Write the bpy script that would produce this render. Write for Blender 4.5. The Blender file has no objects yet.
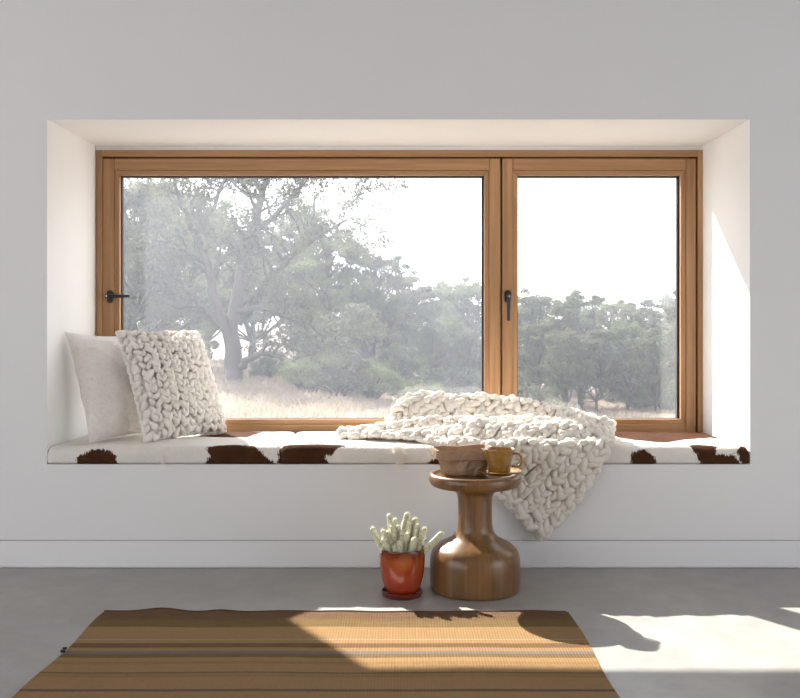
import bpy, math, random
import numpy as np
from mathutils import Vector, Matrix, Quaternion
random.seed(7)
RNG = np.random.default_rng(7)
SC = bpy.context.scene
COL = SC.collection
PI = math.pi

# ------------------------------------------------------------------ helpers
class MB:
    """collects geometry; build() links it as ONE mesh object"""
    def __init__(self):
        self.v = []; self.f = []; self.m = []; self.n = 0
    def add(self, verts, faces, mat=0):
        verts = np.asarray(verts, dtype=float).reshape(-1, 3)
        self.v.append(verts)
        for f in faces:
            self.f.append([i + self.n for i in f]); self.m.append(mat)
        self.n += len(verts)
    def box(self, x0, x1, y0, y1, z0, z1, mat=0):
        v = [(x0,y0,z0),(x1,y0,z0),(x1,y1,z0),(x0,y1,z0),(x0,y0,z1),(x1,y0,z1),(x1,y1,z1),(x0,y1,z1)]
        self.add(v, [(0,3,2,1),(4,5,6,7),(0,1,5,4),(1,2,6,5),(2,3,7,6),(3,0,4,7)], mat)
    def hexa(self, v, mat=0):
        self.add(v, [(0,3,2,1),(4,5,6,7),(0,1,5,4),(1,2,6,5),(2,3,7,6),(3,0,4,7)], mat)
    def tube(self, pts, radii, seg=8, mat=0, caps=True):
        pts = [Vector(p) for p in pts]
        n = len(pts); rings = []
        t0 = (pts[1]-pts[0]).normalized()
        ref = Vector((0,0,1)) if abs(t0.z) < .9 else Vector((1,0,0))
        a = t0.cross(ref).normalized()
        V = []
        for i, p in enumerate(pts):
            if i == 0: t = pts[1]-pts[0]
            elif i == n-1: t = pts[-1]-pts[-2]
            else: t = pts[i+1]-pts[i-1]
            t = t.normalized() if t.length > 1e-9 else t0
            a = (a - t*a.dot(t))
            a = a.normalized() if a.length > 1e-6 else t.cross(Vector((0.3,.5,.8))).normalized()
            b = t.cross(a)
            r = radii[i] if hasattr(radii, '__len__') else radii
            for k in range(seg):
                w = 2*PI*k/seg
                V.append(p + a*(r*math.cos(w)) + b*(r*math.sin(w)))
        F = []
        for i in range(n-1):
            for k in range(seg):
                k2 = (k+1) % seg
                F.append((i*seg+k, i*seg+k2, (i+1)*seg+k2, (i+1)*seg+k))
        if caps:
            F.append(tuple(reversed(range(seg)))); F.append(tuple((n-1)*seg+k for k in range(seg)))
        self.add([tuple(v) for v in V], F, mat)
    def lathe(self, prof, cx=0, cy=0, seg=64, mat=0, fn=None):
        V = []
        for (r, z) in prof:
            for k in range(seg):
                w = 2*PI*k/seg
                rr = r*(fn(w, r, z) if fn else 1)
                V.append((cx+rr*math.cos(w), cy+rr*math.sin(w), z))
        F = []
        n = len(prof)
        for i in range(n-1):
            for k in range(seg):
                k2 = (k+1) % seg
                F.append((i*seg+k, i*seg+k2, (i+1)*seg+k2, (i+1)*seg+k))
        if prof[0][0] > 1e-6: F.append(tuple(reversed(range(seg))))
        if prof[-1][0] > 1e-6: F.append(tuple((n-1)*seg+k for k in range(seg)))
        self.add(V, F, mat)
    def grid(self, P, mat=0, flip=False):
        """P: (nu,nv,3) array"""
        nu, nv, _ = P.shape
        F = []
        for i in range(nu-1):
            for j in range(nv-1):
                a = i*nv+j
                q = (a, a+nv, a+nv+1, a+1)
                F.append(q[::-1] if flip else q)
        self.add(P.reshape(-1,3), F, mat)
    def build(self, name, mats, parent=None, smooth=False, bevel=0, merge=False, auto=None):
        me = bpy.data.meshes.new(name)
        V = np.concatenate(self.v)
        me.from_pydata([], [], []) if False else None
        me.from_pydata(V.tolist(), [], self.f)
        me.polygons.foreach_set('material_index', self.m)
        if smooth: me.polygons.foreach_set('use_smooth', [True]*len(self.f))
        me.update()
        mats = mats if isinstance(mats, (list, tuple)) else [mats]
        for m in mats: me.materials.append(m)
        o = bpy.data.objects.new(name, me); COL.objects.link(o)
        if merge:
            import bmesh
            bm = bmesh.new(); bm.from_mesh(me); bmesh.ops.remove_doubles(bm, verts=bm.verts, dist=1e-5)
            bmesh.ops.recalc_face_normals(bm, faces=bm.faces); bm.to_mesh(me); bm.free()
        if bevel:
            b = o.modifiers.new('bevel', 'BEVEL'); b.width = bevel; b.segments = 2; b.limit_method = 'ANGLE'
        if auto is not None and smooth:
            me.set_sharp_from_angle(angle=math.radians(auto))
        if parent is not None:
            o.parent = parent
            if isinstance(parent, bpy.types.Object):
                o.matrix_parent_inverse = world_of(parent).inverted()
        return o

def world_of(o):
    m = o.matrix_basis.copy()
    if o.parent is not None:
        m = world_of(o.parent) @ o.matrix_parent_inverse @ m
    return m

def fast_mesh(name, V, quads, mats, parent=None, matidx=None, smooth=False, nper=4):
    me = bpy.data.meshes.new(name)
    V = np.asarray(V, dtype=np.float32); Q = np.asarray(quads, dtype=np.int32)
    me.vertices.add(len(V)); me.vertices.foreach_set('co', V.ravel())
    me.loops.add(Q.size); me.loops.foreach_set('vertex_index', Q.ravel())
    me.polygons.add(len(Q))
    me.polygons.foreach_set('loop_start', np.arange(0, Q.size, nper, dtype=np.int32))
    if matidx is not None: me.polygons.foreach_set('material_index', np.asarray(matidx, dtype=np.int32))
    if smooth: me.polygons.foreach_set('use_smooth', np.ones(len(Q), dtype=bool))
    me.update(calc_edges=True); me.validate()
    for m in (mats if isinstance(mats, (list, tuple)) else [mats]): me.materials.append(m)
    o = bpy.data.objects.new(name, me); COL.objects.link(o)
    if parent is not None:
        o.parent = parent; o.matrix_parent_inverse = world_of(parent).inverted()
    return o

def empty(name, loc, label=None, cat=None, group=None, kind=None):
    o = bpy.data.objects.new(name, None); COL.objects.link(o); o.location = loc
    o.empty_display_size = .1
    return tag(o, label, cat, group, kind)
def tag(o, label=None, cat=None, group=None, kind=None):
    if label: o['label'] = label
    if cat: o['category'] = cat
    if group: o['group'] = group
    if kind: o['kind'] = kind
    return o
def structure(o, label=None):
    o['kind'] = 'structure'
    if label: o['label'] = label
    return o

# ------------------------------------------------------------------ materials
class NT:
    def __init__(self, name):
        self.mat = bpy.data.materials.new(name); self.mat.use_nodes = True
        self.t = self.mat.node_tree; self.t.nodes.clear()
        self.out = self.t.nodes.new('ShaderNodeOutputMaterial')
    def n(self, typ, ins=None, **kw):
        nd = self.t.nodes.new(typ)
        for k, v in kw.items(): setattr(nd, k, v)
        for k, v in (ins or {}).items():
            s = nd.inputs[k]
            if isinstance(v, bpy.types.NodeSocket): self.t.links.new(v, s)
            else:
                if hasattr(s.default_value, '__len__') and not isinstance(v, str):
                    v = tuple(v)
                    if len(s.default_value) == 4 and len(v) == 3: v = v + (1,)
                s.default_value = v
        return nd
    def math(self, op, a, b=None, clamp=False):
        ins = {0: a}
        if b is not None: ins[1] = b
        return self.n('ShaderNodeMath', ins, operation=op, use_clamp=clamp).outputs[0]
    def coord(self, kind='Object', scale=(1,1,1), rot=(0,0,0)):
        tc = self.n('ShaderNodeTexCoord')
        return self.n('ShaderNodeMapping', {'Vector': tc.outputs[kind], 'Scale': scale, 'Rotation': rot}).outputs[0]
    def noise(self, vec, scale=5, detail=4, rough=.5, dist=0):
        return self.n('ShaderNodeTexNoise', {'Vector': vec, 'Scale': scale, 'Detail': detail, 'Roughness': rough, 'Distortion': dist}).outputs[0]
    def ramp(self, fac, stops, interp='LINEAR'):
        r = self.n('ShaderNodeValToRGB', {'Fac': fac}); cr = r.color_ramp; cr.interpolation = interp
        while len(cr.elements) < len(stops): cr.elements.new(.5)
        for e, (p, c) in zip(cr.elements, stops):
            e.position = p; e.color = tuple(c) + ((1,) if len(c) == 3 else ())
        return r.outputs[0]
    def mix(self, fac, a, b, mode='MIX'):
        m = self.n('ShaderNodeMix', data_type='RGBA', blend_type=mode)
        for k, v in ((0, fac), (6, a), (7, b)):
            s = m.inputs[k]
            if isinstance(v, bpy.types.NodeSocket): self.t.links.new(v, s)
            else: s.default_value = v if k == 0 else (tuple(v) + (1,) if len(v) == 3 else tuple(v))
        return m.outputs[2]
    def bump(self, h, strength=.2, dist=.01):
        return self.n('ShaderNodeBump', {'Height': h, 'Strength': strength, 'Distance': dist}).outputs[0]
    def bsdf(self, color, rough=.6, spec=.5, normal=None, **kw):
        ins = {'Base Color': color, 'Roughness': rough, 'Specular IOR Level': spec}
        if normal is not None: ins['Normal'] = normal
        ins.update(kw)
        b = self.n('ShaderNodeBsdfPrincipled', ins)
        return b.outputs[0]
    def done(self, shader):
        self.t.links.new(shader, self.out.inputs[0]); return self.mat

def m_plaster(name, col):
    t = NT(name); c = t.coord()
    h = t.noise(c, 90, 3); l = t.noise(c, 1.2, 3)
    colr = t.mix(l, [x*.985 for x in col], [min(1, x*1.01) for x in col])
    return t.done(t.bsdf(colr, .85, .2, t.bump(h, .06, .002)))
def m_simple(name, col, rough=.5, spec=.5, **kw):
    t = NT(name); c = t.coord()
    colr = t.mix(t.noise(c, 40, 3), [x*.93 for x in col], [min(1, x*1.06) for x in col])
    return t.done(t.bsdf(colr, rough, spec, **kw))
def m_wood(name, axis, a=(.29,.150,.068), b=(.50,.29,.145), rough=.45):
    t = NT(name)
    sc = [55, 55, 55]; sc[axis] = 1.6
    c = t.coord(scale=sc)
    g = t.noise(c, 1, 6, .62, .4)
    sc2 = [9, 9, 9]; sc2[axis] = .35
    g2 = t.noise(t.coord(scale=sc2), 1, 3, .5, .8)
    s = t.math('ADD', t.math('MULTIPLY', g, .6), t.math('MULTIPLY', g2, .4))
    colr = t.ramp(s, [(.34, a), (.5, [(p+q)/2 for p, q in zip(a, b)]), (.66, b)])
    return t.done(t.bsdf(colr, rough, .35, t.bump(g, .12, .002)))

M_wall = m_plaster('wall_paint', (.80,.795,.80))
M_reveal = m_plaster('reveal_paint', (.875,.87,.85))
M_board = m_plaster('baseboard_paint', (.81,.81,.82))
M_dark = m_simple('shadow_gap_grey', (.25,.25,.26), .8)
M_ceil = m_plaster('ceiling_paint', (.42,.42,.43))
M_wx = m_wood('timber_grain_horizontal', 0)
M_wz = m_wood('timber_grain_vertical', 2)
M_gasket = m_simple('black_rubber', (.012,.012,.018), .5)
M_black = m_simple('black_metal', (.012,.012,.013), .35)
M_steel = m_simple('chrome', (.7,.7,.7), .2, Metallic=1.0)

def m_floor():
    t = NT('polished_concrete'); c = t.coord()
    n1 = t.noise(c, 1.6, 6, .6, .6); n2 = t.noise(c, 9, 8, .65); n3 = t.noise(c, 120, 3, .6)
    s = t.math('ADD', t.math('MULTIPLY', n1, .5), t.math('MULTIPLY', n2, .5))
    colr = t.ramp(s, [(.32, (.26,.25,.23)), (.48, (.335,.322,.30)), (.64, (.42,.405,.38))])
    colr = t.mix(t.math('MULTIPLY', n3, .25), colr, (.34,.33,.31))
    r = t.math('ADD', t.math('MULTIPLY', n2, .2), .28)
    return t.done(t.bsdf(colr, r, .45, t.bump(n2, .05, .003)))
M_floor = m_floor()

def m_glass(name, dust_veil, tint):  # veil mixes dust with bluish glare painted into the pane
    t = NT(name); c = t.coord()
    tr = t.n('ShaderNodeBsdfTransparent', {'Color': (.985,.985,.985,1)}).outputs[0]
    gl = t.n('ShaderNodeBsdfGlossy', {'Color': (1,1,1,1), 'Roughness': .02}).outputs[0]
    ge = t.n('ShaderNodeNewGeometry')
    dt = t.math('ABSOLUTE', t.n('ShaderNodeVectorMath', {0: ge.outputs['Normal'], 1: ge.outputs['Incoming']}, operation='DOT_PRODUCT').outputs['Value'])
    fr = t.math('ADD', t.math('MULTIPLY', t.math('POWER', t.math('SUBTRACT', 1.0, dt, True), 5.0), .9), .035)   # Schlick
    a = t.n('ShaderNodeMixShader', {0: fr, 1: tr, 2: gl}).outputs[0]
    tl = t.n('ShaderNodeBsdfTranslucent', {'Color': tuple(tint)+(1,)}).outputs[0]
    sp = t.noise(c, 160, 3, .7)                       # specks of dust
    bg = t.noise(c, 2.2, 3, .6)
    spk = t.math('MULTIPLY', t.math('SUBTRACT', sp, .55, True), dust_veil*3.2)
    f = t.math('ADD', t.math('MULTIPLY', t.math('ADD', bg, .5), dust_veil), spk, True)
    return t.done(t.n('ShaderNodeMixShader', {0: f, 1: a, 2: tl}).outputs[0])

# ------------------------------------------------------------------ camera (eye height 0.98 m, square on to the wall)
CAM = (0, -3.77, .98)
cd = bpy.data.cameras.new('camera'); cam = bpy.data.objects.new('camera', cd); COL.objects.link(cam)
cam.location = CAM; cam.rotation_euler = (PI/2, 0, 0)
cd.sensor_width = 36; cd.lens = 40.5; cd.shift_x = -.0025; cd.shift_y = -.01875; cd.clip_end = 500
SC.camera = cam

# ------------------------------------------------------------------ room
XL, XR, ZT, ZB = -1.487, 1.4575, 1.879, .434     # opening in the wall
RX, RY, RZ = 4.2, -6.6, 2.75
b = MB()
b.box(-RX, RX, RY, .0, -.12, 0); structure(b.build('floor', M_floor), 'grey polished concrete floor')
b = MB(); b.box(-RX, RX, RY, .75, RZ, RZ+.15); structure(b.build('ceiling', M_ceil))
b = MB(); g = .118
b.box(-RX, XL, 0, .75, g, RZ, 0); b.box(XR, RX, 0, .75, g, RZ, 0); b.box(XL, XR, 0, .75, g, ZB, 0)
b.hexa([(XL,0,ZT),(XR,0,ZT),(XR,.575,ZT+.014),(XL,.575,ZT+.014),(XL,0,RZ),(XR,0,RZ),(XR,.575,RZ),(XL,.575,RZ)], 0)
b.box(XL, XR, .575, .75, ZT+.014, RZ, 0)
b.box(-RX, RX, .012, .75, -.12, g, 0)
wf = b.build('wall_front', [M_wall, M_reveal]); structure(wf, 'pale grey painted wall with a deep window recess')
# recess faces are a warmer white paint
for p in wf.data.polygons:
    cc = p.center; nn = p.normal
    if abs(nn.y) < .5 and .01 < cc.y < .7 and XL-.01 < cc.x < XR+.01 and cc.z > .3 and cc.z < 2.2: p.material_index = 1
b = MB(); b.box(-RX, RX, -.003, .012, .004, .1145); structure(b.build('baseboard_front', M_board, bevel=.001), 'flush white baseboard along the window wall')
OY0, OY1, OZ = -6.3, -1.7, 2.5         # unseen openings added in the side walls to let in sky fill
def side_wall(name, x0, x1, y0):
    b = MB(); b.box(x0, x1, OY1, .75, -.12, RZ); b.box(x0, x1, RY, OY0, -.12, RZ)
    if y0 > OY0: b.box(x0, x1, OY0, y0, -.12, RZ)
    b.box(x0, x1, y0, OY1, OZ, RZ); b.box(x0, x1, y0, OY1, -.12, 0)
    structure(b.build(name, M_wall))
    b = MB(); xm = (x0+x1)/2
    for y in np.linspace(y0, OY1-.06, 4): b.box(xm-.04, xm+.04, y, y+.06, 0, OZ, 0)
    b.box(xm-.04, xm+.04, y0, OY1, OZ-.06, OZ, 0)
    return b
structure(side_wall('wall_left', -RX-.15, -RX, OY0).build('added_window_left', M_wz, bevel=.003))
structure(side_wall('wall_right', RX, RX+.15, -5.4).build('added_window_right', M_wz, bevel=.003))
b = MB(); b.box(-RX, RX, RY-.15, RY, -.12, RZ); structure(b.build('wall_back', M_wall))

# ------------------------------------------------------------------ window
win = empty('window_1', (0, .6, .45), 'wide timber window with two sashes in a deep white recess', None, None, 'structure')
FX0, FX1, FZ0, FZ1 = -1.482, 1.463, .40, 1.872
b = MB()
b.box(FX0, FX0+.028, .59, .70, FZ0, FZ1, 1); b.box(FX1-.028, FX1, .59, .70, FZ0, FZ1, 1)
b.box(FX0+.028, FX1-.028, .59, .70, FZ1-.032, FZ1, 0); b.box(FX0+.028, FX1-.028, .59, .70, FZ0, FZ0+.05, 0)
b.box(FX0+.028, FX1-.028, .635, .70, 1.80, FZ1-.03, 0)   # rebate behind the groove
b.box(FX0+.028, FX0+.06, .635, .70, FZ0, FZ1-.03, 1); b.box(FX1-.06, FX1-.028, .635, .70, FZ0, FZ1-.03, 1)
b.box(.465, .50, .635, .70, FZ0, FZ1-.03, 1)
b.build('outer_frame', [M_wx, M_wz], win, bevel=.002)
b = MB(); b.box(XL, XR, .60, .74, FZ1, ZT+.03); b.build('head_strip', M_reveal, win)
def sash(x0, x1, gx0, gx1, dust_veil, lab, handle):
    z0, z1, gz0, gz1 = .46, 1.832, .566, 1.752
    s = MB(); e = .001
    bw = .024
    s.box(x0, gx0-bw, .60, .668, z0, z1, 1); s.box(gx1+bw, x1, .60, .668, z0, z1, 1)
    s.box(gx0-bw+e, gx1+bw-e, .60, .668, gz1+bw, z1, 0); s.box(gx0-bw+e, gx1+bw-e, .60, .668, z0, gz0-bw, 0)
    so = s.build('sash', [M_wx, M_wz], win, bevel=.0035)
    so['label'] = lab
    m = MB(); y0, y1 = .607, .636
    # mitred glazing bead
    def mitre(a, bb, c, d, mat):
        m.hexa([(a[0],y0,a[1]),(bb[0],y0,bb[1]),(bb[0],y1,bb[1]),(a[0],y1,a[1]),(d[0],y0,d[1]),(c[0],y0,c[1]),(c[0],y1,c[1]),(d[0],y1,d[1])], mat)
    o = [(gx0-bw, gz0-bw), (gx1+bw, gz0-bw), (gx1+bw, gz1+bw), (gx0-bw, gz1+bw)]
    i = [(gx0, gz0), (gx1, gz0), (gx1, gz1), (gx0, gz1)]
    for k in range(4):
        k2 = (k+1) % 4
        mitre(o[k], o[k2], i[k2], i[k], 0 if k % 2 == 0 else 1)
    m.build('glazing_bead', [M_wx, M_wz], so, bevel=.003, merge=False)
    k = MB(); w = .009; y0, y1 = .6365, .662
    k.box(gx0-bw, gx0+w*.6, y0, y1, gz0-bw, gz1+bw); k.box(gx1-w, gx1+bw, y0, y1, gz0-bw, gz1+bw)
    k.box(gx0+w*.6, gx1-w, y0, y1, gz0-bw, gz0+w*.3); k.box(gx0+w*.6, gx1-w, y0, y1, gz1-w*.6, gz1+bw)
    k.build('gasket', M_gasket, so)
    p = MB(); p.box(gx0, gx1, .641, .657, gz0, gz1)
    p.build('glass_pane', m_glass('dusty_veiled_glass', dust_veil, (.80,.86,1.0)), so)
    h = MB(); cx, cz, horiz = handle
    def plate(rad, ln, yy0, yy1):
        ring = []
        for q in range(24):
            w_ = 2*PI*q/24; s_ = 1 if math.sin(w_) >= 0 else -1
            ring.append((cx+rad*math.cos(w_), cz+rad*math.sin(w_)+s_*ln))
        V = [(x, yy0, z) for x, z in ring]+[(x, yy1, z) for x, z in ring]
        F = [tuple(range(24)), tuple(reversed(range(24, 48)))]+[((q+1) % 24, q, 24+q, 24+(q+1) % 24) for q in range(24)]
        h.add(V, F)
    plate(.0165, .015, .592, .601)
    h.tube([(cx, .60, cz), (cx, .555, cz)], .011, 16)
    if horiz: h.tube([(cx-.008, .553, cz), (cx+.05, .551, cz), (cx+.108, .553, cz)], [.010, .0078, .0072], 12)
    else: h.tube([(cx, .553, cz+.01), (cx, .551, cz-.05), (cx, .553, cz-.118)], [.0115, .0095, .0085], 12)
    ho = h.build('window_handle', [M_black, M_steel], so, smooth=True, auto=40)
    h2 = MB(); h2.tube([(cx, .5425, cz), (cx, .539, cz)], .0042, 12); h2.build('lock_button', M_steel, so)
k = .00484
sash(-1.454, .4775, -1.374, .400, .020, 'wide left sash with its handle turned level', ((109.5-402)*k, .98+(334-296.5)*k, True))  # left pane gets more veil to stand in for its glow toward the sun
sash(.4875, 1.428, .562, 1.356, .010, 'narrow right sash with its handle pointing down', ((508-402)*k, .98+(334-296.5)*k, False))

# ------------------------------------------------------------------ outside of the wall: unseen panels added only to shape the sun patch
b = MB(); b.box(-3.4, .15, .75, 1.5, 2.435, 2.56); structure(b.build('sun_block_top', M_wall), 'flat unseen panel added to block sun over the left part of the window, outside')
b = MB(); b.box(-2.8, -2.06, 1.78, 1.88, -1.2, 3.2); structure(b.build('sun_block_left', M_wall), 'narrow unseen panel added to block sun, outside left of the window')

# ------------------------------------------------------------------ cowhide cushions
def sdf_poly(px, py, poly):
    d = np.full(px.shape, 1e9); inside = np.zeros(px.shape, bool)
    n = len(poly)
    for i in range(n):
        x0, y0 = poly[i]; x1, y1 = poly[(i+1) % n]
        ex, ey = x1-x0, y1-y0
        t = np.clip(((px-x0)*ex+(py-y0)*ey)/(ex*ex+ey*ey+1e-12), 0, 1)
        d = np.minimum(d, np.hypot(px-x0-t*ex, py-y0-t*ey))
        if y0 != y1:
            c = ((y0 > py) != (y1 > py)) & (px < (x1-x0)*(py-y0)/(y1-y0)+x0)
            inside ^= c
    return np.where(inside, d, -d)
def fx(p): return (p-402)*.0042
PATCH = [
 [(fx(76),-.05),(fx(80),.025),(fx(88),.048),(fx(100),.06),(fx(112),.048),(fx(118),.03),(fx(124),-.05)],
 [(fx(196),-.05),(fx(211),.035),(fx(206),.08),(fx(222),.10),(fx(238),.092),(fx(255),.075),(fx(262),.05),(fx(282),-.02)],
 [(-.93,.40),(-.80,.34),(-.70,.37),(-.66,.60),(-.95,.66)],
 [(fx(279),-.05),(fx(279),.085),(fx(290),.11),(fx(318),.115),(fx(345),.09),(fx(336),.05),(fx(326),.02),(fx(340),-.05)],
 [(fx(415),-.05),(fx(428),.012),(fx(440),.03),(fx(448),.02),(fx(450),-.05)],
 [(fx(624),-.05),(fx(632),.045),(fx(642),.06),(fx(652),.03),(fx(659),-.05)],
 [(fx(700),-.02),(fx(695),.046),(fx(688),.085),(fx(700),.12),(fx(716),.10),(fx(716),.046),(fx(726),.036),(fx(730),.042),(fx(741),.0),(fx(735),-.03)],
 [(fx(741),-.05),(fx(736),.06),(fx(742),.085),(fx(760),.09),(fx(760),-.05)],
 [(1.02,.74),(1.6,.74),(1.5,.27),(1.38,.33),(1.29,.27),(1.2,.22),(1.125,.17),(1.03,.27),(.97,.42)],
]
def m_cowhide():
    t = NT('cowhide'); 
    at = t.n('ShaderNodeAttribute', attribute_name='patch').outputs['Fac']
    c = t.coord(scale=(260, 70, 45)); c2 = t.coord()
    streak = t.noise(c, 1, 4, .6); lump = t.noise(c2, 28, 5, .65)
    e = t.math('ADD', at, t.math('MULTIPLY', t.math('SUBTRACT', lump, .5), .045))
    e = t.math('ADD', e, t.math('MULTIPLY', t.math('SUBTRACT', streak, .5), .036))
    f = t.math('ADD', t.math('MULTIPLY', e, 300), .5, True)
    white = t.mix(t.noise(c2, 6, 3), (.80,.765,.70), (.90,.88,.84))
    white = t.mix(t.math('MULTIPLY', streak, .35), white, (.62,.56,.48))
    brown = t.mix(t.math('MULTIPLY', t.noise(c2, 12, 3), 1, True), (.035,.014,.008), (.115,.048,.019))
    brown = t.mix(t.math('MULTIPLY', streak, .5), brown, (.05,.02,.012))
    colr = t.mix(f, white, brown)
    h = t.math('ADD', streak, t.math('MULTIPLY', lump, .8))
    return t.done(t.bsdf(colr, .9, .06, t.bump(h, .7, .008)))
M_cow = m_cowhide()
M_fur = m_simple('white_fur', (.85,.81,.75), .7)
CT = .510
def lump2(x, y, s, ph=0):
    return np.sin(x*s+ph)*np.cos(y*s*1.3+ph*1.7)+.5*np.sin(x*s*2.3+1.3+ph)*np.sin(y*s*2.1+ph)
def cushion(x0, x1, lab, ph, hairs):
    nx = int((x1-x0)/.006)
    prof = []                                           # (y, z, w): w = unrolled height from the bottom front edge
    y0, y1, z0, z1, r = -.012, .583, .437, CT, .038
    for a in np.linspace(0, 1, 8): prof.append((.1*(1-a)+ (y0+.012)*a, z0, -.05+.04*a))
    for a in np.linspace(0, PI/2, 5)[1:]: prof.append((y0+.012-.012*math.sin(a), z0+.012-.012*math.cos(a), .0+.012*a/1.57))
    for a in np.linspace(0, 1, 8)[1:]: prof.append((y0, z0+.012+(z1-r-z0-.012)*a, .012+(z1-r-z0-.012)*a))
    w = prof[-1][2]
    for a in np.linspace(0, PI/2, 9)[1:]: prof.append((y0+r-r*math.cos(a), z1-r+r*math.sin(a), w+r*a))
    w = prof[-1][2]
    for a in np.linspace(0, 1, 70)[1:]: prof.append((y0+r+(y1-y0-2*r)*a, z1, w+(y1-y0-2*r)*a))
    w = prof[-1][2]
    for a in np.linspace(0, PI/2, 5)[1:]: prof.append((y1-r+r*math.sin(a), z1-r+r*math.cos(a), w+r*a))
    prof.append((y1, z0, w+.1))
    prof = np.array(prof)
    xs = np.linspace(x0, x1, nx)
    X = np.repeat(xs[:,None], len(prof), 1); Y = np.repeat(prof[None,:,0], nx, 0); Z = np.repeat(prof[None,:,1], nx, 0); W = np.repeat(prof[None,:,2], nx, 0)
    d = np.minimum(X-x0, x1-X); er = .028
    sh = np.sqrt(np.clip(1-(np.clip(er-d, 0, er)/er)**2, 0, 1))*.32+.68
    cy, cz = .29, (z0+z1)/2
    top = np.clip((Z-z0)/(z1-z0), 0, 1)
    Z = z0+(Z-z0)*(1-(1-sh)*.55)
    Y = cy+(Y-cy)*(1-(1-sh)*.10)
    amp = .003*np.clip(d/.05, 0, 1)
    Z = Z+top*amp*lump2(X, Y, 9, ph)+top*.004*np.exp(-((Y-.2)/.2)**2)*np.clip(d/.2, 0, 1)
    front = np.clip(1-(Y-y0)/.03, 0, 1)
    Y = Y-front*.004*np.sin((Z-z0)/(z1-z0)*PI)*np.clip(1+.6*lump2(X, Z, 12, ph), 0, 2)
    mb = MB(); mb.grid(np.stack([X, Y, Z], -1))
    for ii in (0, nx-1):
        idx = [ii*len(prof)+j for j in range(len(prof))]
        mb.f.append(idx if ii == 0 else idx[::-1]); mb.m.append(0)
    o = mb.build('seat_cushion', M_cow, smooth=True)
    import bmesh
    F = np.full(X.shape, -1.0)
    for P in PATCH: F = np.maximum(F, sdf_poly(X, W, P))
    at = o.data.attributes.new('patch', 'FLOAT', 'POINT'); at.data.foreach_set('value', F.ravel())
    bm = bmesh.new(); bm.from_mesh(o.data); bmesh.ops.recalc_face_normals(bm, faces=bm.faces); bm.to_mesh(o.data); bm.free()
    tag(o, lab, 'cushion', 'cowhide seat cushions')
    # loose tufts of hair
    hb_v, hb_f = [], []
    for (hx, hz, n_, ln, sp) in hairs:
        for _ in range(n_):
            x = hx+RNG.normal(0, sp); z = hz+RNG.uniform(-.02, .012)
            p0 = Vector((x, -.014+RNG.uniform(-.002, .002), z)); L = ln*RNG.uniform(.6, 1.1)
            p1 = p0+Vector((RNG.normal(0, .003), -.008, -L*.5)); p2 = p1+Vector((RNG.normal(0, .006), .001, -L*.5))
            ww = .0009; n0 = len(hb_v)
            hb_v += [p0+Vector((-ww,0,0)), p0+Vector((ww,0,0)), p1+Vector((ww*.8,0,0)), p1+Vector((-ww*.8,0,0)), p2+Vector((ww*.2,0,0)), p2+Vector((-ww*.2,0,0))]
            hb_f += [(n0,n0+1,n0+2,n0+3), (n0+3,n0+2,n0+4,n0+5)]
    if hb_v:
        h = fast_mesh('hair_tuft', [tuple(v) for v in hb_v], hb_f, M_fur, o)
    # short fringe of hair standing up on the top edge
    return o
cushion(-1.483, fx(280.5), 'shorter left cowhide seat cushion, white with brown patches, under the two pillows', .4, [(fx(165), .475, 34, .05, .003)])
cushion(fx(280.5)+.001, 1.452, 'long right cowhide seat cushion, white with brown patches, under the knitted throw', 2.1, [(fx(399), .50, 150, .075, .010)])

# ------------------------------------------------------------------ chunky knit
def m_wool(name, a, bcol):
    t = NT(name); c = t.coord()
    n1 = t.noise(c, 60, 5, .7); n2 = t.noise(c, 420, 3, .7)
    colr = t.mix(t.noise(c, 14, 3), a, bcol)
    h = t.math('ADD', t.math('MULTIPLY', n1, .8), t.math('MULTIPLY', n2, .5))
    p = t.bsdf(colr, .9, .08, t.bump(h, .45, .004), **{'Sheen Weight': .25, 'Sheen Roughness': .6})
    tl = t.n('ShaderNodeBsdfTranslucent', {'Color': (.85,.70,.55,1)}).outputs[0]
    return t.done(t.n('ShaderNodeMixShader', {0: .12, 1: p, 2: tl}).outputs[0])
M_wool = m_wool('cream_wool', (.84,.785,.70), (.92,.88,.81))
M_wool2 = m_wool('ivory_wool', (.86,.82,.76), (.93,.905,.86))
def blob_template(ns=10, nr=8):
    V = []
    for i in range(nr+1):
        a = PI*i/nr
        for k in range(ns):
            w = 2*PI*k/ns
            V.append((-math.cos(a), abs(math.sin(a))**.8*math.cos(w), abs(math.sin(a))**.8*math.sin(w)))
    F = []
    for i in range(nr):
        for k in range(ns):
            k2 = (k+1) % ns
            F.append((i*ns+k, i*ns+k2, (i+1)*ns+k2, (i+1)*ns+k))
    return np.array(V), np.array(F)
BV, BF = blob_template()
class Blobs:
    def __init__(self): self.v = []; self.f = []; self.n = 0
    def add(self, p, t, n, L, Wd, H, bend=0):
        t = t/np.linalg.norm(t); n = n-t*np.dot(n, t); n = n/np.linalg.norm(n); s = np.cross(n, t)
        q = BV.copy()
        wob = 1+.10*np.sin(q[:,0]*3+p[0]*90)
        x = q[:,0]*L; y = q[:,1]*Wd*wob*(1-.18*q[:,0])+bend*(q[:,0]**2-.4)*Wd; z = q[:,2]*H*wob - .25*H*q[:,0]
        self.v.append(p+x[:,None]*t+y[:,None]*s+z[:,None]*n)
        self.f.append(BF+self.n); self.n += len(BV)
    def arrays(self): return np.concatenate(self.v), np.concatenate(self.f)

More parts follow.
